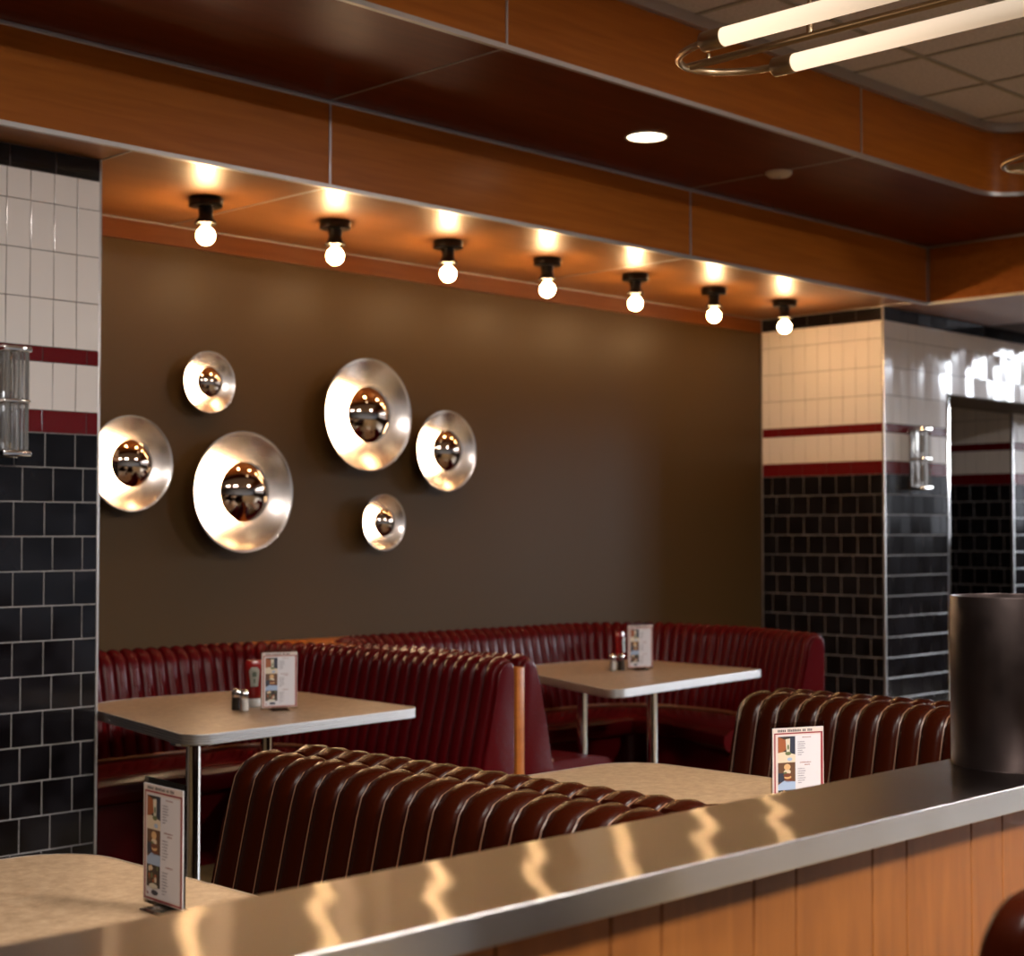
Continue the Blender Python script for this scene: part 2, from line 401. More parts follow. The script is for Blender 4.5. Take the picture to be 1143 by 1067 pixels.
# ------------------------------------------------------------------ tiled walls
ROWS = [(2.812,2.897,.190,.0,'black_tile'),(2.696,2.812,.098,0,'white_tile'),(2.513,2.696,.098,0,'white_tile'),(2.330,2.513,.098,0,'white_tile'),
        (2.147,2.330,.098,0,'white_tile'),(2.089,2.147,.188,.05,'red_tile'),(1.906,2.089,.098,0,'white_tile'),(1.8205,1.906,.188,.05,'red_tile')]
z = 1.8205; i = 0
while z > -.05:
    ROWS.append((max(z-.131,0.), z, .127, (.062 if i % 2 else .127-.03) , 'black_tile')); z -= .131; i += 1
def tile_wall(mb, o, u, width, nrm, zmin, zmax, flip=False, rnd=random):
    """tiles on the face starting at o, running along u for width, facing nrm"""
    o = Vector(o); u = Vector(u); nrm = Vector(nrm); Z = Vector((0,0,1))
    for za, zb, tw, off, m in ROWS:
        za, zb = max(za, zmin), min(zb, zmax)
        if zb-za < .012: continue
        g = .0016 if m in ('white_tile','red_tile') else .0027
        gm = 'grout_light' if m == 'black_tile' and zb < 2.5 else 'grout_dark'
        p = [o+Z*za, o+u*width+Z*za, o+u*width+Z*zb, o+Z*zb]
        mb.add([q-nrm*.0 for q in p], [[0,1,2,3]], gm)
        x = width - off if off else width
        edges = [width]
        if off: edges.append(width-off)
        while edges[-1] > 0: edges.append(max(edges[-1]-tw, 0.))
        for b1, a1 in zip(edges, edges[1:]):
            if b1-a1 < .012: continue
            tu, tv = [max(-1.8,min(1.8,rnd.gauss(0,1)))*k_ for k_ in (.005,.013)]
            base, bev, th = -.001, .0010, .0035
            def P(s_, z_, d):
                return o+u*s_+Z*z_+nrm*(d + tu*(s_-(a1+b1)/2) + tv*(z_-(za+zb)/2))
            x0, x1, y0, y1 = a1+g, b1-g, za+g, zb-g
            vs = [P(x0,y0,base),P(x1,y0,base),P(x1,y1,base),P(x0,y1,base)]
            vs += [P(x0,y0,th-.0005),P(x1,y0,th-.0005),P(x1,y1,th-.0005),P(x0,y1,th-.0005)]
            vs += [P(x0+bev,y0+bev,th),P(x1-bev,y0+bev,th),P(x1-bev,y1-bev,th),P(x0+bev,y1-bev,th)]
            fs = [[8,9,10,11]]
            for k in range(4):
                k2 = (k+1)%4; fs += [[4+k,4+k2,8+k2,8+k],[k,k2,4+k2,4+k]]
            mb.add(vs, fs, m)
def flat_shade(o):
    o.data.polygons.foreach_set('use_smooth', [False]*len(o.data.polygons)); return o
lp = MB()
lp.box(2.45, XL-.004, YP, YB+.02, 0, ZS, 'grout_dark')
tile_wall(lp, (2.45,YP-.001,0), (1,0,0), XL-.006-2.45, (0,-1,0), 0, 2.897)
tile_wall(lp, (XL-.003,YB-.01,0), (0,-1,0), YB-.02-YP, (1,0,0), 0, 2.897)
struct(flat_shade(lp.build('wall_left_pillar', fix=False)))
rp = MB()
rp.box(XR+.004, XR2-.004, YP+.001, YB+.4, 0, ZS, 'grout_dark')
tile_wall(rp, (XR+.003,YB-.01,0), (0,-1,0), YB-.02-YP, (-1,0,0), 0, 2.897)
tile_wall(rp, (XR+.006,YP,0), (1,0,0), XR2-XR-.012, (0,-1,0), 0, 2.897)
rp.box(XR2-.002, X1, YP+.001, 6.05, 2.382, ZS+.8, 'grout_dark')
tile_wall(rp, (XR2-.006,YP,0), (1,0,0), 3.2, (0,-1,0), 2.382, 2.897)
struct(flat_shade(rp.build('wall_right_pillar', fix=False)))
hp = MB(); hp.box(XR2, X1, YP+.004, 6.05, 2.374, 2.384, 'plaster'); struct(hp.build('door_1'))
cp = MB()
cp.box(11.65, X1, 6.02, Y1, 0, 3.0, 'grout_dark')
tile_wall(cp, (11.645, Y1-.02, 0), (0,-1,0), Y1-.04-6.0, (-1,0,0), 0, 2.6)
tile_wall(cp, (11.66, 6.01, 0), (1,0,0), 3.3, (0,-1,0), 0, 2.6)
struct(flat_shade(cp.build('wall_corridor', fix=False)))
struct(one('ceiling_corridor', 'box', XR2-.1, 11.7, 6.0, Y1, 2.6, 2.7, 'plaster'))
t9 = MB()
t9.box(XL-.008, XL+.003, YP-.006, YP+.006, 0, ZS, 'alu', .0015)
t9.box(XR-.003, XR+.008, YP-.006, YP+.006, 0, ZS, 'alu', .0015)
t9.box(XR-.004, XR+.006, YB-.016, YB-.004, 0, ZS, 'alu', .0015)
t9.box(11.640, 11.652, 5.998, 6.012, 0, 2.6, 'alu', .0015)
struct(t9.build('trim_9'))
t10 = MB(); t10.box(XR2-.012, XR2+.022, YP-.010, YP+.03, 0, 2.386, 'chrome', .006, 3)
struct(t10.build('trim_10'))

# ------------------------------------------------------------------ half wall with steel cap
CY0, CY1, CZ = 1.372, 1.642, .99
counter = thing('counter', (2., 1.5, 0), 'low oak boarded counter wall with a brushed stainless steel top', 'counter')
cl = Vector((2.,1.5,0))
c = MB(); c.box(-1.2-2, 5.2-2, CY0-1.5, CY1-1.5, CZ-.043, CZ, 'steel', .0025, 3); st = c.build('steel_top', counter, sharp=10)
uv = st.data.uv_layers.new(name='brushing')
for lp_ in st.data.loops:
    q = st.data.vertices[lp_.vertex_index].co; A_ = math.radians(165); uv.data[lp_.index].uv = (q.x*math.cos(A_)+q.y*math.sin(A_), q.y*math.cos(A_)-q.x*math.sin(A_)+q.z)
xs = [1.388,1.601,1.706,1.916,2.022,2.232,2.335,2.546,2.657]
while xs[0] > -1.1: xs = [xs[0]-(.107 if (len(xs) % 2) else .213)]+xs
while xs[-1] < 5.: xs.append(xs[-1]+(.211 if len(xs) % 2 else .106))
c = MB(); c.box(-3.15, 3.15, 1.405-1.5, 1.61-1.5, 0, CZ-.0435, 'groove')
for a, b_ in zip(xs, xs[1:]):
    c.box(a+.0014-2, b_-.0014-2, 1.397-1.5, 1.412-1.5, .1, CZ-.0436, 'oak', .0015, 1)
c.build('board_facing', counter)
c = MB(); c.box(-3.15, 3.15, 1.40-1.5, 1.63-1.5, 0, .1, 'black'); c.build('kickboard', counter)

# open steel cylinder on the counter
cyl = thing('steel_cylinder', (2.925, 1.508, CZ), 'tall dark raw steel cylinder standing on the steel counter top', 'planter')
r = .122
c = MB(); c.lathe([(r*.9,.0),(r-.002,.0),(r,.003),(r,.326),(r-.001,.328),(r-.004,.328),(r-.005,.326),(r-.005,.02),(0,.02)], 'rawsteel', 72)
c.build('cylinder_wall', cyl)
for pts in ([(-2.12,.150),(-2.05,.176)],[(-2.13,.147),(-2.06,.137),(-1.93,.136)],[(-1.86,.170),(-1.80,.163)],[(-2.0,.196),(-1.93,.168)],[(-2.0,.052),(-1.85,.055),(-1.74,.054)],[(-2.09,.037),(-2.1,.026)]):
    c = MB(); c.tube([((r+.0002)*math.cos(a), (r+.0002)*math.sin(a), z_) for a, z_ in pts], .0006, 'brass', 5)
    c.build('scratch', cyl)

# ------------------------------------------------------------------ channel-back upholstery
def resample(pts, step):
    pts = [Vector(p) for p in pts]; L = [0.]
    for a, b_ in zip(pts, pts[1:]): L.append(L[-1]+(b_-a).length)
    def at(s):
        s = min(max(s,0),L[-1])
        for i in range(len(L)-1):
            if s <= L[i+1] or i == len(L)-2:
                t = (s-L[i])/max(L[i+1]-L[i],1e-9); return pts[i].lerp(pts[i+1], t), (pts[i+1]-pts[i]).normalized()
    return at, L[-1]
def tangent_at(at, s, tot, h=.03):
    a = at(max(s-h,0))[0]; b_ = at(min(s+h,tot))[0]; return (b_-a).normalized()
RIB = [0,.035,.07,.075,.11,.17,.26,.38,.5,.62,.74,.83,.89,.93]
def ribh(t):
    # narrow raised welt in the groove, round channel between
    if t < .0725: return .0048+.0022*math.sin(PI*t/.07)
    q = (t-.075)/.925
    return .020*math.sqrt(max(0.,1-(2*q-1)**2))**.85
def channel_back(path, prof, pitch, vinyl, pipe, amp=1., cap=True):
    """path: 2-D polyline with the seat side on its right; prof: list of (d, z, weight)"""
    at, tot = resample(path, 0)
    n = max(1, round(tot/pitch)); pitch = tot/n
    mb = MB(); vs, rows, ms = [], 0, []
    P = [Vector((d,z)) for d,z,w in prof]; N = []
    for i in range(len(P)):
        t = P[min(i+1,len(P)-1)]-P[max(i-1,0)]; t.normalize(); N.append(Vector((t.y,-t.x)))
    # make the profile normals point to the seat side / up
    if N[0].x < 0: N = [-q for q in N]
    S = [(k+t)*pitch for k in range(n) for t in RIB]+[tot]
    T = [t for k in range(n) for t in RIB]+[0.]
    for s, t in zip(S, T):
        p = at(s)[0]; tg = tangent_at(at, s, tot); nr = Vector((tg.y,-tg.x)); h = ribh(t)*amp
        for q, nq, (d,z,w) in zip(P, N, prof):
            e = q+nq*h*w; vs.append((p.x+nr.x*e.x, p.y+nr.y*e.x, e.y))
    k = len(P); m1, m2 = mb.mi(vinyl), mb.mi(pipe); o = 0
    mb.v = [Vector(v) for v in vs]
    for i in range(len(S)-1):
        mm = m2 if T[i] < .07 else m1
        for j in range(k-1):
            mb.f.append([i*k+j, (i+1)*k+j, (i+1)*k+j+1, i*k+j+1]); mb.m.append(mm)
        mb.f.append([i*k+k-1, (i+1)*k+k-1, (i+1)*k, i*k]); mb.m.append(m1)
    if cap:
        mb.f.append(list(range(k))); mb.m.append(m1)
        mb.f.append([(len(S)-1)*k+j for j in range(k)][::-1]); mb.m.append(m1)
    return mb, at, tot
def sweep(path, prof, m, steps=None, cap=True):
    at, tot = resample(path, 0); n = steps or max(2, int(tot/.04)); mb = MB(); k = len(prof)
    for i in range(n+1):
        s = tot*i/n; p = at(s)[0]; tg = tangent_at(at, s, tot); nr = Vector((tg.y,-tg.x))
        for d,z in prof: mb.v.append(Vector((p.x+nr.x*d, p.y+nr.y*d, z)))
    mi = mb.mi(m)
    for i in range(n):
        for j in range(k):
            j2 = (j+1)%k; mb.f.append([i*k+j,(i+1)*k+j,(i+1)*k+j2,i*k+j2]); mb.m.append(mi)
    if cap:
        mb.f.append(list(range(k))); mb.m.append(mi); mb.f.append([n*k+j for j in range(k)][::-1]); mb.m.append(mi)
    return mb
def end_panel(at, tot, first, prof, m, th=.022, grow=.012):
    """smooth upholstered panel closing the end of a channel back"""
    s = 0 if first else tot; p = at(s)[0]; tg = tangent_at(at, s, tot)
    nr = Vector((tg.y,-tg.x)); out = -tg if first else tg
    poly = [(d,z) for d,z,w in prof]
    cx = sum(d for d,z in poly)/len(poly)
    bm = bmesh.new()
    f = bm.faces.new([bm.verts.new((d,z,0)) for d,z in poly])
    r_ = bmesh.ops.extrude_face_region(bm, geom=[f])
    top = [g for g in r_['geom'] if isinstance(g, bmesh.types.BMVert)]
    for v in top: v.co.z = th
    te = [e for e in bm.edges if e.verts[0].co.z > th*.5 and e.verts[1].co.z > th*.5]
    bmesh.ops.bevel(bm, geom=te, offset=.009, segments=3, profile=.5, affect='EDGES')
    for v in bm.verts:
        d, z_, w = v.co; q = p+nr*d+out*w; v.co = Vector((q.x,q.y,z_))
    bmesh.ops.recalc_face_normals(bm, faces=bm.faces)
    mb = MB(); mb.from_bm(bm, m); return mb
PROF_RED = [(.195,.40,1),(.175,.50,1),(.150,.60,1),(.125,.70,1),(.104,.79,1),(.092,.845,1),(.080,.872,1),(.060,.890,1),(.035,.897,1),(.014,.890,.8),(.002,.868,.4),(0,.82,0),(0,.40,0)]
PROF_FRONT = [(.235,.40,1),(.212,.52,1),(.185,.64,1),(.160,.75,1),(.143,.82,1),(.130,.862,1),(.108,.889,1),(.078,.902,1),(.048,.905,1),(.022,.896,.8),(.006,.872,.4),(0,.84,0),(0,.40,0)]
def rounded_path(pts, n=10):
    """open polyline with rounded corners: (x,y,r)"""
    out = [Vector(pts[0][:2])]
    for i in range(1, len(pts)-1):
        p = Vector(pts[i][:2]); a = Vector(pts[i-1][:2])-p; b_ = Vector(pts[i+1][:2])-p; r_ = pts[i][2]
        a.normalize(); b_.normalize(); half = a.angle(b_)/2; d = r_/math.tan(half)
        c_ = p+(a+b_).normalized()*r_/math.sin(half); s0 = p+a*d-c_; s1 = p+b_*d-c_
        a0 = math.atan2(s0.y,s0.x); da = math.atan2(s1.y,s1.x)-a0
        while da > PI: da -= 2*PI
        while da < -PI: da += 2*PI
        for k in range(n+1):
            t = a0+da*k/n; out.append(c_+Vector((r_*math.cos(t), r_*math.sin(t))))
    out.append(Vector(pts[-1][:2])); return out
SEAT_PROF = [(.10,.30),(.10,.42),(.16,.436),(.30,.44),(.48,.437),(.565,.425),(.600,.40),(.606,.37),(.596,.335),(.575,.318),(.50,.312)]
BASE_PROF = [(.08,.0),(.08,.33),(.54,.33),(.54,.0)]
def horseshoe(name, pts, label, ends, loc):
    L = Vector(loc[:2])
    path = [p-L for p in rounded_path(pts, 14)]
    t = thing(name, loc, label, 'booth', 'curved red booths along the olive wall')
    mb, at, tot = channel_back(path, PROF_RED, .068, 'red_vinyl', 'red_pipe'); mb.build('backrest', t)
    for e in ends: end_panel(at, tot, e == 0, PROF_RED, 'red_vinyl').build('end_panel', t)
    sweep(path, SEAT_PROF, 'red_vinyl').build('seat', t)
    sweep(path, BASE_PROF, 'red_vinyl').build('seat_base', t)
    lo = MB()
    w = MB(); pth = []
    a2, tt = resample(path, 0)
    for i in range(80):
        s = tt*i/79; p = a2(s)[0]; tg = tangent_at(a2, s, tt); pth.append((p.x+tg.y*.205, p.y-tg.x*.205, .446))
    w.tube(pth, .008, 'tan_pipe', 8); w.build('seat_welt', t)
    return t
horseshoe('booth_bench', [(3.335,6.425,0),(4.885,6.425,.45),(4.885,4.82,0)], 'curved dark red channel-back booth behind the table beside the black tiled pillar', [1], (4.1,5.6,0))
horseshoe('booth_bench', [(4.955,4.84,0),(4.955,6.425,.50),(7.46,6.425,.62),(7.46,5.45,.9),(7.20,4.80,0)], 'curved dark red channel-back booth farthest from the black tiled left pillar', [0,1], (6.2,5.6,0))
dv = thing('divider_panel', (4.92,5.6,0), 'upright orange wood panel end standing between the two curved red booths', 'divider')
c = MB(); c.box(-.0235,.0235,4.80-5.6,6.44-5.6,0,.868,'wood',.003); c.build('panel', dv)
c = MB()
la = [(4.435+.45*math.cos(PI/2*k/12)-4.92, 5.975+.45*math.sin(PI/2*k/12)+.004-5.6) for k in range(13)]
ra = [(5.455-.5*math.cos(PI/2*k/12)-4.92, 5.925+.5*math.sin(PI/2*k/12)+.004-5.6) for k in range(13)]
c.prism([(la[-1][0],.885)]+la[::-1]+ra+[(ra[-1][0],.885)], .868, .905, 'wood', .002); struct(c.build('trim_11', loc=(4.92,5.6,0)))

# straight back-to-back benches in front
def bench(y_far, y_near, xback, facing, label, loc):
    t = thing('booth_bench', loc, label, 'booth', 'straight brown booth benches behind the counter')
    xb = xback-loc[0]; ya, yb = y_far-loc[1], y_near-loc[1]
    path = [Vector((xb,ya)),Vector((xb,yb))] if facing < 0 else [Vector((xb,yb)),Vector((xb,ya))]
    mb, at, tot = channel_back(path, PROF_FRONT, .0755, 'brown_vinyl', 'tan_pipe', .85); mb.build('backrest', t)
    end_panel(at, tot, True, PROF_FRONT, 'brown_vinyl', .014).build('end_panel', t)
    end_panel(at, tot, False, PROF_FRONT, 'brown_vinyl', .014).build('end_panel', t)
    sweep(path, [(d+.02,z_) for d,z_ in SEAT_PROF], 'brown_vinyl', 20).build('seat', t)
    sweep(path, BASE_PROF, 'brown_vinyl', 4).build('seat_base', t)
    return t
bench(3.165, 1.70, 2.405, -1, 'brown channel-back bench in front, facing the nearest table by the black pillar', (2.1,2.4,0))
bench(3.165, 1.70, 2.425, 1, 'brown bench back to back with the foremost bench, facing away beside the small table', (2.75,2.4,0))
bench(3.185, 1.70, 4.425, -1, 'brown channel-back bench near the steel cylinder, behind the menu card', (4.1,2.4,0))
bench(3.185, 1.70, 4.445, 1, 'brown bench back to back with the one near the steel cylinder, mostly hidden', (4.75,2.4,0))

# ------------------------------------------------------------------ tables
def table(poly_pts, label, legs, loc):
    t = thing('diner_table', loc, label, 'table', 'diner tables with ribbed metal edges')
    L = Vector(loc[:2])
    poly = round_poly([(x_-L.x, y_-L.y, r_) for x_,y_,r_ in poly_pts], 12)
    area = sum(a.x*b_.y-b_.x*a.y for a,b_ in zip(poly, poly[1:]+poly[:1]))
    if area < 0: poly = poly[::-1]
    def off(d):
        o = []
        for i,p in enumerate(poly):
            t_ = (poly[(i+1)%len(poly)]-poly[i-1]).normalized(); o.append(p+Vector((t_.y,-t_.x))*d)
        return o
    c = MB(); c.prism([tuple(p) for p in off(-.004)], .712, .7468, 'laminate'); c.build('tabletop', t)
    band = [(-.004,.709),(.0,.709),(.003,.712),(.003,.7165),(.0005,.718),(.0005,.7195),(.003,.721),(.003,.7255),(.0005,.727),(.0005,.7285),(.003,.730),(.003,.7345),(.0005,.736),(.0005,.7375),(.003,.739),(.003,.745),(.0015,.7475),(-.004,.7475)]
    c = MB(); k = len(band); N = len(poly)
    for p in range(N):
        t_ = (poly[(p+1)%N]-poly[p-1]).normalized(); nn = Vector((t_.y,-t_.x))
        for d,z_ in band: c.v.append(Vector((poly[p].x+nn.x*d, poly[p].y+nn.y*d, z_)))
    mi = c.mi('alu')
    for p in range(N):
        q = (p+1)%N
        for j in range(k):
            j2 = (j+1)%k; c.f.append([p*k+j, q*k+j, q*k+j2, p*k+j2]); c.m.append(mi)
    c.build('edge_band', t, sharp=30)
    for lx,ly in legs:
        c = MB(); mx = Matrix.Translation((lx-L.x, ly-L.y, 0))
        c.lathe([(.0,0),(.085,0),(.09,.006),(.06,.014),(.03,.02),(.0265,.05),(.0265,.700),(.08,.704),(.08,.712),(0,.712)], 'chrome', 28, mx); c.build('leg', t)
    return t
table([(3.148,4.647,.07),(4.308,4.760,.07),(4.385,5.86,.32),(3.42,5.88,.34)], 'large tan table in front of the red booth beside the black tiled pillar', [(3.24,4.76),(4.05,5.42)], (3.75,5.2,0))
table([(5.361,4.664,.06),(6.73,4.845,.05),(6.80,5.87,.30),(5.88,5.87,.18)], 'tan table in the far curved red booth, free of the left pillar', [(5.93,5.36),(6.06,5.02)], (6.2,5.2,0))
table([(1.05,1.75,.06),(1.862,1.75,.06),(1.862,3.19,.16),(1.05,3.19,.16)], 'nearest tan table at the lower left, below the black tiled pillar', [(1.45,2.1),(1.45,2.8)], (1.45,2.4,0))
table([(2.98,1.75,.06),(3.775,1.75,.06),(3.775,3.215,.16),(2.98,3.215,.16)], 'tan table between the brown benches, directly behind the steel counter top', [(3.38,2.1),(3.38,2.8)], (3.38,2.4,0))

# ------------------------------------------------------------------ menu stands
def build_menu(name, loc, rz, label):
    t = thing(name, loc, label, 'menu', 'printed menu cards in clear stands', rz)
    W, H, z0 = .142, .214, .012
    c = MB(); c.box(-W/2-.003, W/2+.003, .0012, .0032, .004, z0+H+.012, 'acrylic'); c.build('clear_sheet', t)
    c = MB(); c.box(-.035,.035,-.03,.034,0,.0035,'acrylic',.001,1); c.box(-.03,.03,-.004,.006,.0035,.014,'acrylic',.001,1); c.build('stand_foot', t)
    c = MB(); c.box(-W/2, W/2, -.0012, .0010, z0, z0+H, 'paper')
    lay = [0]
    def poly(pts, m, lift):
        # u: 0..1 left to right, v: 0..1 top to bottom, seen from the front (-Y side)
        y_ = -.0013-lift*.00012
        c.add([(-W/2+u*W, y_, z0+H*(1-v)) for u,v in pts], [list(range(len(pts)))], m)
    def rect(u0,v0,u1,v1,m,lift=1): poly([(u0,v0),(u0,v1),(u1,v1),(u1,v0)], m, lift)
    def blob(u,v,ru,rv,m,lift,n=14): poly([(u+ru*math.cos(2*PI*k/n), v+rv*math.sin(2*PI*k/n)) for k in range(n)], m, lift)
    rect(0,0,1,1,'paper_cream',0)
    for a in ((.03,.055,.97,.070),(.03,.055,.055,.99),(.945,.055,.985,.99),(.03,.975,.97,.99)): rect(*a,'ink_red',1)
    rect(.09,.085,.93,.965,'paper',1)
    rl = random.Random(3)
    x_ = .10
    for wl,gap in ((5,.03),(8,.03),(2,.03),(3,.02)):     # heading word shapes, unreadable in the picture
        for k in range(wl):
            rect(x_, .016+rl.uniform(0,.006), x_+.023, .045, 'ink', 2); x_ += .033
        x_ += gap
    def word(u0, v, n, m, h=.012, w=.011):
        for k in range(n):
            rect(u0+k*w*1.45, v+rl.uniform(0,h*.3), u0+k*w*1.45+w, v+h, m, 3)
    # drink photo
    rect(.10,.095,.44,.345,'ph_dark',2); poly([(.10,.095),(.28,.14),(.26,.24),(.10,.30)],'ph_orange',3); rect(.32,.10,.44,.29,'ph_night',3)
    poly([(.25,.125),(.34,.12),(.33,.27),(.27,.275)],'ph_glass',4); blob(.30,.155,.03,.02,'ph_cream',5); blob(.30,.215,.02,.03,'ph_green',5); blob(.30,.285,.06,.02,'ph_green',5)
    poly([(.10,.275),(.22,.265),(.44,.30),(.44,.385),(.10,.385)],'ph_cream',4); blob(.33,.35,.05,.02,'ph_blue',5)
    # burger photo
    rect(.10,.385,.44,.655,'ph_brown',2); rect(.10,.50,.22,.60,'ph_night',3)
    blob(.28,.435,.065,.035,'ph_bun',5); blob(.28,.49,.07,.028,'ph_cream',4); blob(.28,.525,.078,.022,'ph_meat',6); blob(.29,.548,.07,.02,'ph_bun',5); blob(.30,.575,.08,.03,'ph_meat',4); blob(.24,.50,.035,.012,'ph_green',6)
    poly([(.10,.63),(.22,.585),(.44,.60),(.44,.69),(.10,.70)],'ph_blue',4)
    # wings photo
    rect(.10,.69,.44,.88,'ph_dark',5)
    for k in range(16):
        blob(rl.uniform(.14,.40), rl.uniform(.71,.83), rl.uniform(.015,.035), rl.uniform(.012,.026), rl.choice(['ph_bun','ph_meat','ph_orange','ph_cream','ph_brown','ph_green']), 6+k%4)
    blob(.27,.87,.11,.022,'ph_glass',6); blob(.30,.925,.09,.022,'ph_night',4); poly([(.10,.92),(.15,.94),(.12,.955)],'ink_red',4)
    word(.58,.105,11,'ink_head'); 
    for k, n_ in enumerate((9,10,9,10,6,8,5)): word(.49,.155+k*.024,n_,'ink_pale',.012,.0105)
    word(.53,.385,14,'ink_head',.013); word(.62,.412,7,'ink_head',.013)
    for k, n_ in enumerate((9,10,9,8,10,9,5)): word(.49,.455+k*.026,n_,'ink_pale',.012,.0105)
    word(.58,.675,11,'ink_head',.013)
    for k, n_ in enumerate((10,8,9,9,10,6,8,5)): word(.49,.725+k*.026,n_,'ink_pale',.012,.0105)
    c.build('printed_card', t, fix=False)
    return t
def yaw(dx, dy): return math.atan2(dy, dx)
m0 = build_menu('menu_stand', (1.668,2.545,.7475), yaw(-.06,-.99), 'menu card on the nearest tan table at the lower left')
dup(m0, (3.245,2.235,.7475), 'menu card on the table between the brown benches, half behind the counter top', rz=yaw(.13,-.056))
dup(m0, (3.855,5.08,.7475), 'menu card standing beside the ketchup bottle on the pillar-side booth table', rz=yaw(.90,-.35))
dup(m0, (6.27,5.27,.7475), 'menu card standing on the far booth table, in front of its ketchup bottle', rz=yaw(.90,-.35))

# ------------------------------------------------------------------ condiments
def build_ketchup(loc, rz, label):
    t = thing('ketchup_bottle', loc, label, 'bottle', 'ketchup bottles on the booth tables', rz)
    def oval(prof, m, name, sy=.62, extra=None):
        c = MB(); c.lathe(prof, m, 32, Matrix.Diagonal((1,sy,1,1))); return c.build(name, t)
    oval([(.0,.0),(.026,.0),(.028,.003),(.027,.028),(.024,.032),(0,.032)], 'cap_white', 'cap', .8)
    oval([(.0,.031),(.020,.031),(.029,.040),(.034,.056),(.036,.075),(.0345,.10),(.036,.13),(.0385,.155),(.037,.175),(.030,.186),(.014,.188),(0,.185)], 'ketchup', 'bottle_body')
    # keystone label wrapped on the body front, with its little emblem
    c = MB(); key = [(-.021,.145),(-.012,.158),(.012,.158),(.021,.145),(.014,.082),(-.014,.082)]
    def wrap(pts, m, lift):
        vs, fs = [], []
        n_ = 8
        zs = sorted({p[1] for p in pts})
        def span(z_):
            xs_ = []
            for a, b_ in zip(pts, pts[1:]+pts[:1]):
                if min(a[1],b_[1])-1e-9 <= z_ <= max(a[1],b_[1])+1e-9 and abs(a[1]-b_[1]) > 1e-9:
                    xs_.append(a[0]+(b_[0]-a[0])*(z_-a[1])/(b_[1]-a[1]))
            return min(xs_), max(xs_)
        rows = [zs[0]+(zs[-1]-zs[0])*k/14 for k in range(15)]
        for z_ in rows:
            a, b_ = span(z_)
            for k in range(n_+1):
                x_ = a+(b_-a)*k/n_; R_ = .0362
                vs.append((x_, -.62*math.sqrt(max(R_*R_-x_*x_,0))-.0026-lift, z_))
        for r_ in range(14):
            for k in range(n_): q = r_*(n_+1)+k; fs.append([q,q+1,q+n_+2,q+n_+1])
        c.add(vs, fs, m)
    wrap(key, 'label', 0)
    wrap([(-.009,.135),(-.004,.140),(.004,.140),(.009,.135),(.008,.120),(-.008,.120)], 'label_ink', .0005)
    wrap([(-.004,.108),(-.003,.112),(.003,.112),(.004,.108),(.002,.094),(-.002,.094)], 'label_ink', .0005)
    lb = c.build('label', t, fix=True); lb['label'] = 'cream keystone shaped label'
    return t
k0 = build_ketchup((3.866,5.262,.7475), -.55, 'red ketchup bottle standing on its cap beside the pillar-side table menu')
dup(k0, (6.272,5.408,.7475), 'red ketchup bottle half hidden behind the menu on the far booth table', rz=.35)
def shaker(loc, fill, label, nm):
    t = thing(nm, loc, label, 'shaker', 'glass shakers on the booth tables')
    c = MB(); c.lathe([(.0,.0),(.0165,.0),(.018,.003),(.0178,.03),(.0168,.055),(.0155,.060)], 'jar', 12); c.build('jar', t, sharp=20)
    c = MB(); c.lathe([(.0,.002),(.0162,.002),(.0162,.048),(.0,.050)], fill, 12); c.build('contents', t)
    c = MB(); c.lathe([(.0175,.058),(.0175,.068),(.016,.077),(.010,.083),(0,.085)], 'chrome', 24); c.build('cap', t)
    return t
s0 = shaker((3.738,5.150,.7475), 'salt', 'glass salt shaker with metal cap in front of the pepper, pillar-side table', 'salt_shaker')
p0 = shaker((3.745,5.212,.7475), 'pepper', 'dark glass pepper shaker just behind the salt, pillar-side table', 'pepper_shaker')
dup(s0, (6.145,5.345,.7475), 'pale salt shaker on the far booth table, left of its pepper')
dup(p0, (6.186,5.325,.7475), 'brown pepper shaker on the far booth table, between salt and ketchup')

# ------------------------------------------------------------------ ceiling bulbs
def bulb_light(loc, label):
    t = thing('bulb_light', loc, label, 'lamp', 'bare bulb lights in a row under the timber soffit')
    c = MB(); c.lathe([(0,0),(.072,0),(.075,-.004),(.075,-.034),(.071,-.039),(.03,-.040),(0,-.040)], 'black', 36); c.build('canopy', t)
    c = MB(); c.lathe([(0,-.038),(.033,-.038),(.033,-.058),(.031,-.075),(.035,-.090),(.047,-.106),(.051,-.113),(.044,-.115),(.026,-.104),(0,-.104)], 'black', 32); c.build('socket', t)
    b = MB(); b.lathe([(.0205,-.104),(.0205,-.122),(.022,-.131)], 'bulb_neck', 24)
    prof = [(.022,-.131)]; R_ = .0405; cz = -.165
    a0 = math.acos((-.131-cz)/R_)
    for k in range(15):
        a = a0+(PI-a0)*k/14; prof.append((R_*math.sin(a), cz+R_*math.cos(a)))
    prof[0] = (prof[1][0]-.0001, prof[1][1]+.0005)
    b.lathe([(max(p[0],0),p[1]) for p in prof], 'bulb', 24); b.build('bulb', t)
    return t
BX = [4.02+.7235*k for k in range(7)]
where = ['bare bulb ceiling light nearest the black tiled left pillar', 'second bare bulb ceiling light from the left pillar', 'third bare bulb ceiling light from the left pillar',
 'middle bare bulb ceiling light of the row of seven', 'third bare bulb ceiling light from the right pillar', 'second bare bulb ceiling light from the right pillar', 'bare bulb ceiling light nearest the cream tiled right pillar']
b0 = bulb_light((BX[0],5.84,ZS), where[0])
for k in range(1,7): dup(b0, (BX[k],5.84,ZS), where[k])

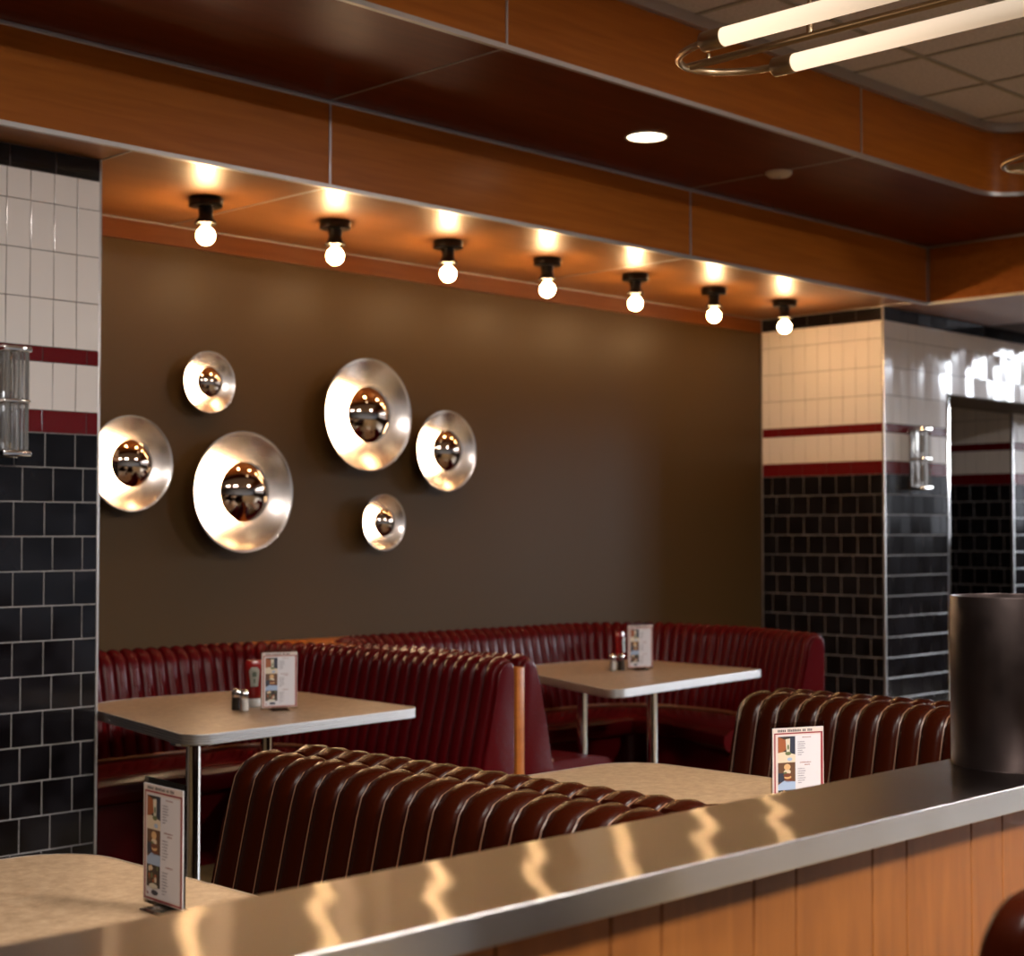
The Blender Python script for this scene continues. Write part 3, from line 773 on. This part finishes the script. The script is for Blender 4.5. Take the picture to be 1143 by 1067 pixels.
# recessed downlight and the unlit disc beside it
t = thing('recessed_downlight', (5.665,4.715,ZU), 'lit round recessed downlight in the dark timber soffit', 'lamp')
c = MB(); c.lathe([(.088,-.001),(.098,-.001),(.102,-.004),(.099,-.007),(.090,-.006),(.088,-.001)], 'white_plastic', 48); c.build('trim_ring', t)
c = MB(); c.lathe([(0,-.003),(.0885,-.003),(.0885,.0),(0,.0)], 'downlight', 48); c.build('lens', t)
t = thing('smoke_detector', (6.70,4.71,ZU), 'small unlit round disc fixture on the dark timber soffit', 'detector')
c = MB(); c.lathe([(0,-.028),(.03,-.028),(.055,-.022),(.066,-.012),(.068,0),(0,0)], 'white_plastic', 40); c.build('housing', t)
c = MB(); c.lathe([(0,-.031),(.012,-.031),(.013,-.027),(0,-.027)], 'grid', 20); c.build('sensor', t)

# ------------------------------------------------------------------ disc sconces on the olive wall
RXF = Matrix.Rotation(PI/2, 4, 'X')      # local z -> -Y (out of the wall)
def disc_sconce(x_, z_, dia, label):
    t = thing('disc_wall_sconce', (x_, YB, z_), label, 'wall lamp', 'round metal disc wall lamps')
    R_ = dia/2; g = R_*.50; d0 = .035; h = .30*R_; d1 = d0+h
    c = MB(); c.lathe([(0,.0),(R_*.38,.0),(R_*.38,d0),(0,d0)], 'dish', 40, RXF); c.build('back_plate', t)
    c = MB(); th = .004
    inn = [(R_*q, d0+th+h*(q**2.4)) for q in (1.,.95,.88,.8,.7,.6,.5,.4,.3,.2,.1,0)]
    out = [(R_*q, d0+h*(q**2.4)) for q in (0,.1,.2,.3,.4,.5,.6,.7,.8,.88,.95,1.)]
    c.lathe(out+[(R_+.002,d1+.001),(R_+.002,d1+th)]+inn, 'dish', 96, RXF); c.build('dish', t, sharp=60)
    zc = d1+.006
    c = MB(); c.lathe([(0,d0+th),(g*.30,d0+th),(g*.42,d0+h*.3),(g*.72,d0+h*.55),(g*.74,zc-.012),(g*.5,zc-.006),(0,zc-.006)], 'globe_lit', 40, RXF); c.build('globe', t)
    c = MB(); b_ = g*.42; rr = (g*g+b_*b_)/(2*b_); am = math.asin(g/rr)
    c.lathe([(rr*math.sin(am*k/16), zc+b_-rr+rr*math.cos(am*k/16)) for k in range(17)]+[(g-.001,zc-.003),(0,zc-.003)], 'mirror', 64, RXF)
    c.build('mirrored_crown', t, sharp=40)['label'] = 'smoky mirrored bulb crown'
    return t
for x_, z_, dia, lb in [
    (4.44,2.162,.29,'small disc wall lamp highest on the wall at the left, above the largest pair'),
    (4.002,1.759,.435,'medium disc wall lamp partly cut off by the tiled left pillar'),
    (4.615,1.639,.58,'large disc wall lamp in the lower left of the cluster'),
    (5.40,2.054,.58,'large disc wall lamp in the upper right of the cluster'),
    (5.973,1.888,.435,'medium disc wall lamp farthest right in the cluster'),
    (5.543,1.496,.29,'small disc wall lamp lowest on the wall')]:
    disc_sconce(x_, z_, dia, lb)

# ------------------------------------------------------------------ crystal sconces on the tiled pillars
def crystal_sconce(loc, label):
    t = thing('glass_wall_sconce', loc, label, 'wall lamp', 'rectangular glass wall lamps on the tiled pillars')
    Hh = .205
    c = MB(); c.box(-.055,.055,-.014,0,-Hh,Hh,'chrome',.003); c.build('back_plate', t)
    for zc in (Hh-.012, -Hh+.012):
        c = MB(); c.box(-.056,.056,-.112,-.012,zc-.010,zc+.010,'chrome',.003); c.build('cap', t)
    c = MB(); c.box(-.054,.054,-.110,-.02,-.006,.006,'chrome',.002); c.build('middle_band', t)
    for za, zb in ((.007,Hh-.023),(-Hh+.023,-.007)):
        c = MB()
        for x_, y_ in ((-.038,-.092),(0,-.096),(.038,-.092),(.040,-.062),(-.040,-.062),(.040,-.034),(-.040,-.034)):
            c.lathe([(0,za),(.0145,za),(.0165,za+.004),(.0165,zb-.004),(.0145,zb),(0,zb)], 'crystal', 6, Matrix.Translation((x_,y_,0)))
        c.build('crystal_bars', t, sharp=20)
        zm = (za+zb)/2
        c = MB(); c.lathe([(0,zm-.06),(.012,zm-.055),(.014,zm-.01),(.014,zm+.03),(.011,zm+.055),(0,zm+.062)], 'dead_bulb', 20, Matrix.Translation((0,-.062,0))); c.build('bulb', t)
    return t
g0 = crystal_sconce((2.912,YP-.003,1.925), 'glass and chrome wall lamp on the left tiled pillar, cut by the picture edge')
dup(g0, (9.355,YP-.003,1.925), 'glass and chrome wall lamp on the right tiled pillar beside the doorway')

# ------------------------------------------------------------------ linear pendants
def pendant(loc, label):
    """loc: centre of the far loop end at rod height; fixture runs towards -Y"""
    t = thing('linear_pendant', loc, label, 'pendant lamp', 'linear brass pendants with two glass tubes')
    w = .172; y1 = -.295; L_ = 1.25; y2 = y1-L_
    far = []
    for k in range(25):
        a = PI*k/24; far.append((w*math.cos(a), y1+.02+(.235)*math.sin(a)+.0, -.0))
    far = [(w,y1-.03,0)]+far+[(-w,y1-.03,0)]
    near = [(x_, 2*((y1+y2)/2)-y_, z_) for x_,y_,z_ in far]
    for p in (far, near):
        c = MB(); c.tube(p, .0105, 'brass', 12); c.build('loop', t)
    yc = y1+.02+.235
    c = MB(); c.tube([(0,yc-.0,.004),(0,y2-.02-.235,.004)], .0115, 'brass', 12)
    for y_ in (yc-.075, y2-.18): c.lathe([(0,.012),(.006,.014),(.007,.024),(.004,.03),(0,.031)], 'brass', 12, Matrix.Translation((0,y_,0)))
    c.build('centre_bar', t)
    RY = Matrix.Rotation(PI/2, 4, 'X')   # z -> -Y
    for s in (-1,1):
        c = MB(); c.lathe([(0,0),(.012,.0),(.0255,.014),(.0265,.02),(.0265,L_-.02),(.0255,L_-.014),(.012,L_),(0,L_)], 'tube', 28, RY); tb = c.build('glass_tube', t, loc=(s*w, y1+.01, 0))
        for y_, dr in ((y1+.012,1),(y2+.008,-1)):
            c = MB(); c.lathe([(0,-.018),(.0272,-.018),(.0288,-.014),(.0288,.052),(.026,.056),(0,.056)], 'brass', 24, Matrix.Translation((s*w,y_,0)) @ Matrix.Rotation(-PI/2*dr, 4, 'X')); c.build('end_cap', tb if False else t)
    for y_ in (-.47, y2+.18):
        c = MB(); c.lathe([(0,.0),(.010,.0),(.010,.03),(.0065,.04),(.0065,ZC-loc[2]-.02),(.05,ZC-loc[2]-.018),(.055,ZC-loc[2]+.003),(0,ZC-loc[2]+.003)], 'brass', 18, Matrix.Translation((0,y_,.004))); c.build('stem', t)
    return t
d0 = pendant((3.752,3.0,2.826), 'brass pendant lamp with two long frosted tubes at the top right')
dup(d0, (5.655,2.965,2.826), 'second brass pendant, only its looped end showing at the right edge')

# ------------------------------------------------------------------ chair in front of the counter
ch = thing('dining_chair', (1.925,1.125,0), 'dark brown leather upholstered chair in front of the oak counter boards', 'chair', rz=math.radians(4))
sp = round_poly([(-.245,.50,.03),(.245,.50,.03),(.228,1.02,.07),(-.228,1.02,.07)], 8)
bm = bmesh.new()
f = bm.faces.new([bm.verts.new((p.x,0,p.y)) for p in sp]); r_ = bmesh.ops.extrude_face_region(bm, geom=[f])
for v in [g for g in r_['geom'] if isinstance(g, bmesh.types.BMVert)]: v.co.y = .065
bmesh.ops.recalc_face_normals(bm, faces=bm.faces)
bmesh.ops.bevel(bm, geom=[e for e in bm.edges if abs(e.verts[0].co.y-e.verts[1].co.y) < 1e-6], offset=.022, segments=4, profile=.5, affect='EDGES')
for v in bm.verts: v.co.y += -.17-(v.co.z-.5)*.16 + .1*(v.co.x**2)
mb = MB(); mb.from_bm(bm, 'brown_vinyl'); mb.build('backrest', ch)
c = MB(); c.prism([tuple(p) for p in round_poly([(-.22,-.2,.05),(.22,-.2,.05),(.24,.21,.07),(-.24,.21,.07)],8)], .41, .49, 'brown_vinyl', .02, 4); c.build('seat', ch)
for s in (-1,1):
    c = MB(); c.tube([(s*.20,-.15,.42),(s*.205,-.15,.55),(s*.21,-.18,.75),(s*.21,-.20,.9)], .011, 'steelframe', 10)
    c.build('back_frame', ch)
for s in (-1,1):
    for y_,yy in ((-.17,-.24),(.19,.23)):
        c = MB(); c.tube([(s*.19,y_,.415),(s*.215,yy,.012)], .012, 'steelframe', 10); c.tube([(s*.215,yy,.013),(s*.2155,yy,0)], .015, 'rubber', 10); c.build('leg', ch)

# ------------------------------------------------------------------ unseen fill lamps in the main ceiling, out of the picture
for i, (lx, ly, p_) in enumerate([(.6,.6,1.1),(3.0,-.3,2.8),(8.0,-.3,3.3)]):  # last lamp is added to brighten the right pillar front
    ld = bpy.data.lights.new('ceiling_fill_lamp', 'AREA'); ld.shape = 'RECTANGLE'; ld.size = 1.1; ld.size_y = .55
    ld.energy = 130*p_; ld.color = (1.,.93,.86)
    lo = bpy.data.objects.new('ceiling_fill_lamp', ld); COL.objects.link(lo); lo.location = (lx,ly,ZC-.02)

# ------------------------------------------------------------------ outside: bright sky above a dim street line
w = bpy.data.worlds.new('World'); sc.world = w; w.use_nodes = True
n, l = w.node_tree.nodes, w.node_tree.links
bg = n['Background']; tc = n.new('ShaderNodeTexCoord'); sx = n.new('ShaderNodeSeparateXYZ'); l.new(tc.outputs['Generated'], sx.inputs[0])
ns = n.new('ShaderNodeTexNoise'); ns.inputs['Scale'].default_value = 16.; ns.inputs['Detail'].default_value = 3.; l.new(tc.outputs['Generated'], ns.inputs['Vector'])
ma = n.new('ShaderNodeMath'); ma.operation = 'MULTIPLY_ADD'; ma.inputs[1].default_value = -.17; l.new(ns.outputs['Fac'], ma.inputs[0]); l.new(sx.outputs['Z'], ma.inputs[2])
cr = n.new('ShaderNodeValToRGB'); e = cr.color_ramp.elements
SKY = 36.0
e[0].position = 0.; e[0].color = (.035,.036,.04,1)
e[1].position = .015; e[1].color = (.86,.92,1.,1)
q = e.new(.004); q.color = (.05,.055,.065,1)
q = e.new(1.); q.color = (.84,.90,1.,1)
l.new(ma.outputs[0], cr.inputs[0]); l.new(cr.outputs[0], bg.inputs['Color']); bg.inputs['Strength'].default_value = SKY

# ------------------------------------------------------------------ camera
cd = bpy.data.cameras.new('camera'); cam = bpy.data.objects.new('camera', cd); COL.objects.link(cam); sc.camera = cam
cam.location = (0,0,1.44)
cam.rotation_euler = (PI/2+math.atan(61.5/1793), 0, -math.radians(90-44.6))
cd.sensor_width = 36; cd.lens = 1793/1143*36; cd.clip_start = .05
cd.dof.use_dof = True; cd.dof.focus_distance = 3.9; cd.dof.aperture_fstop = 4.0
sc.view_settings.view_transform = 'Standard'; sc.view_settings.look = 'None'
sc.view_settings.exposure = 0.; sc.view_settings.gamma = 1.; sc.view_settings.use_curve_mapping = False
sc.cycles.use_denoising = True
sc.cycles.max_bounces = 8; sc.cycles.diffuse_bounces = 4; sc.cycles.glossy_bounces = 4; sc.cycles.transmission_bounces = 6; sc.cycles.transparent_max_bounces = 8
sc.cycles.sample_clamp_indirect = 6.
sc.cycles.caustics_reflective = False; sc.cycles.caustics_refractive = False
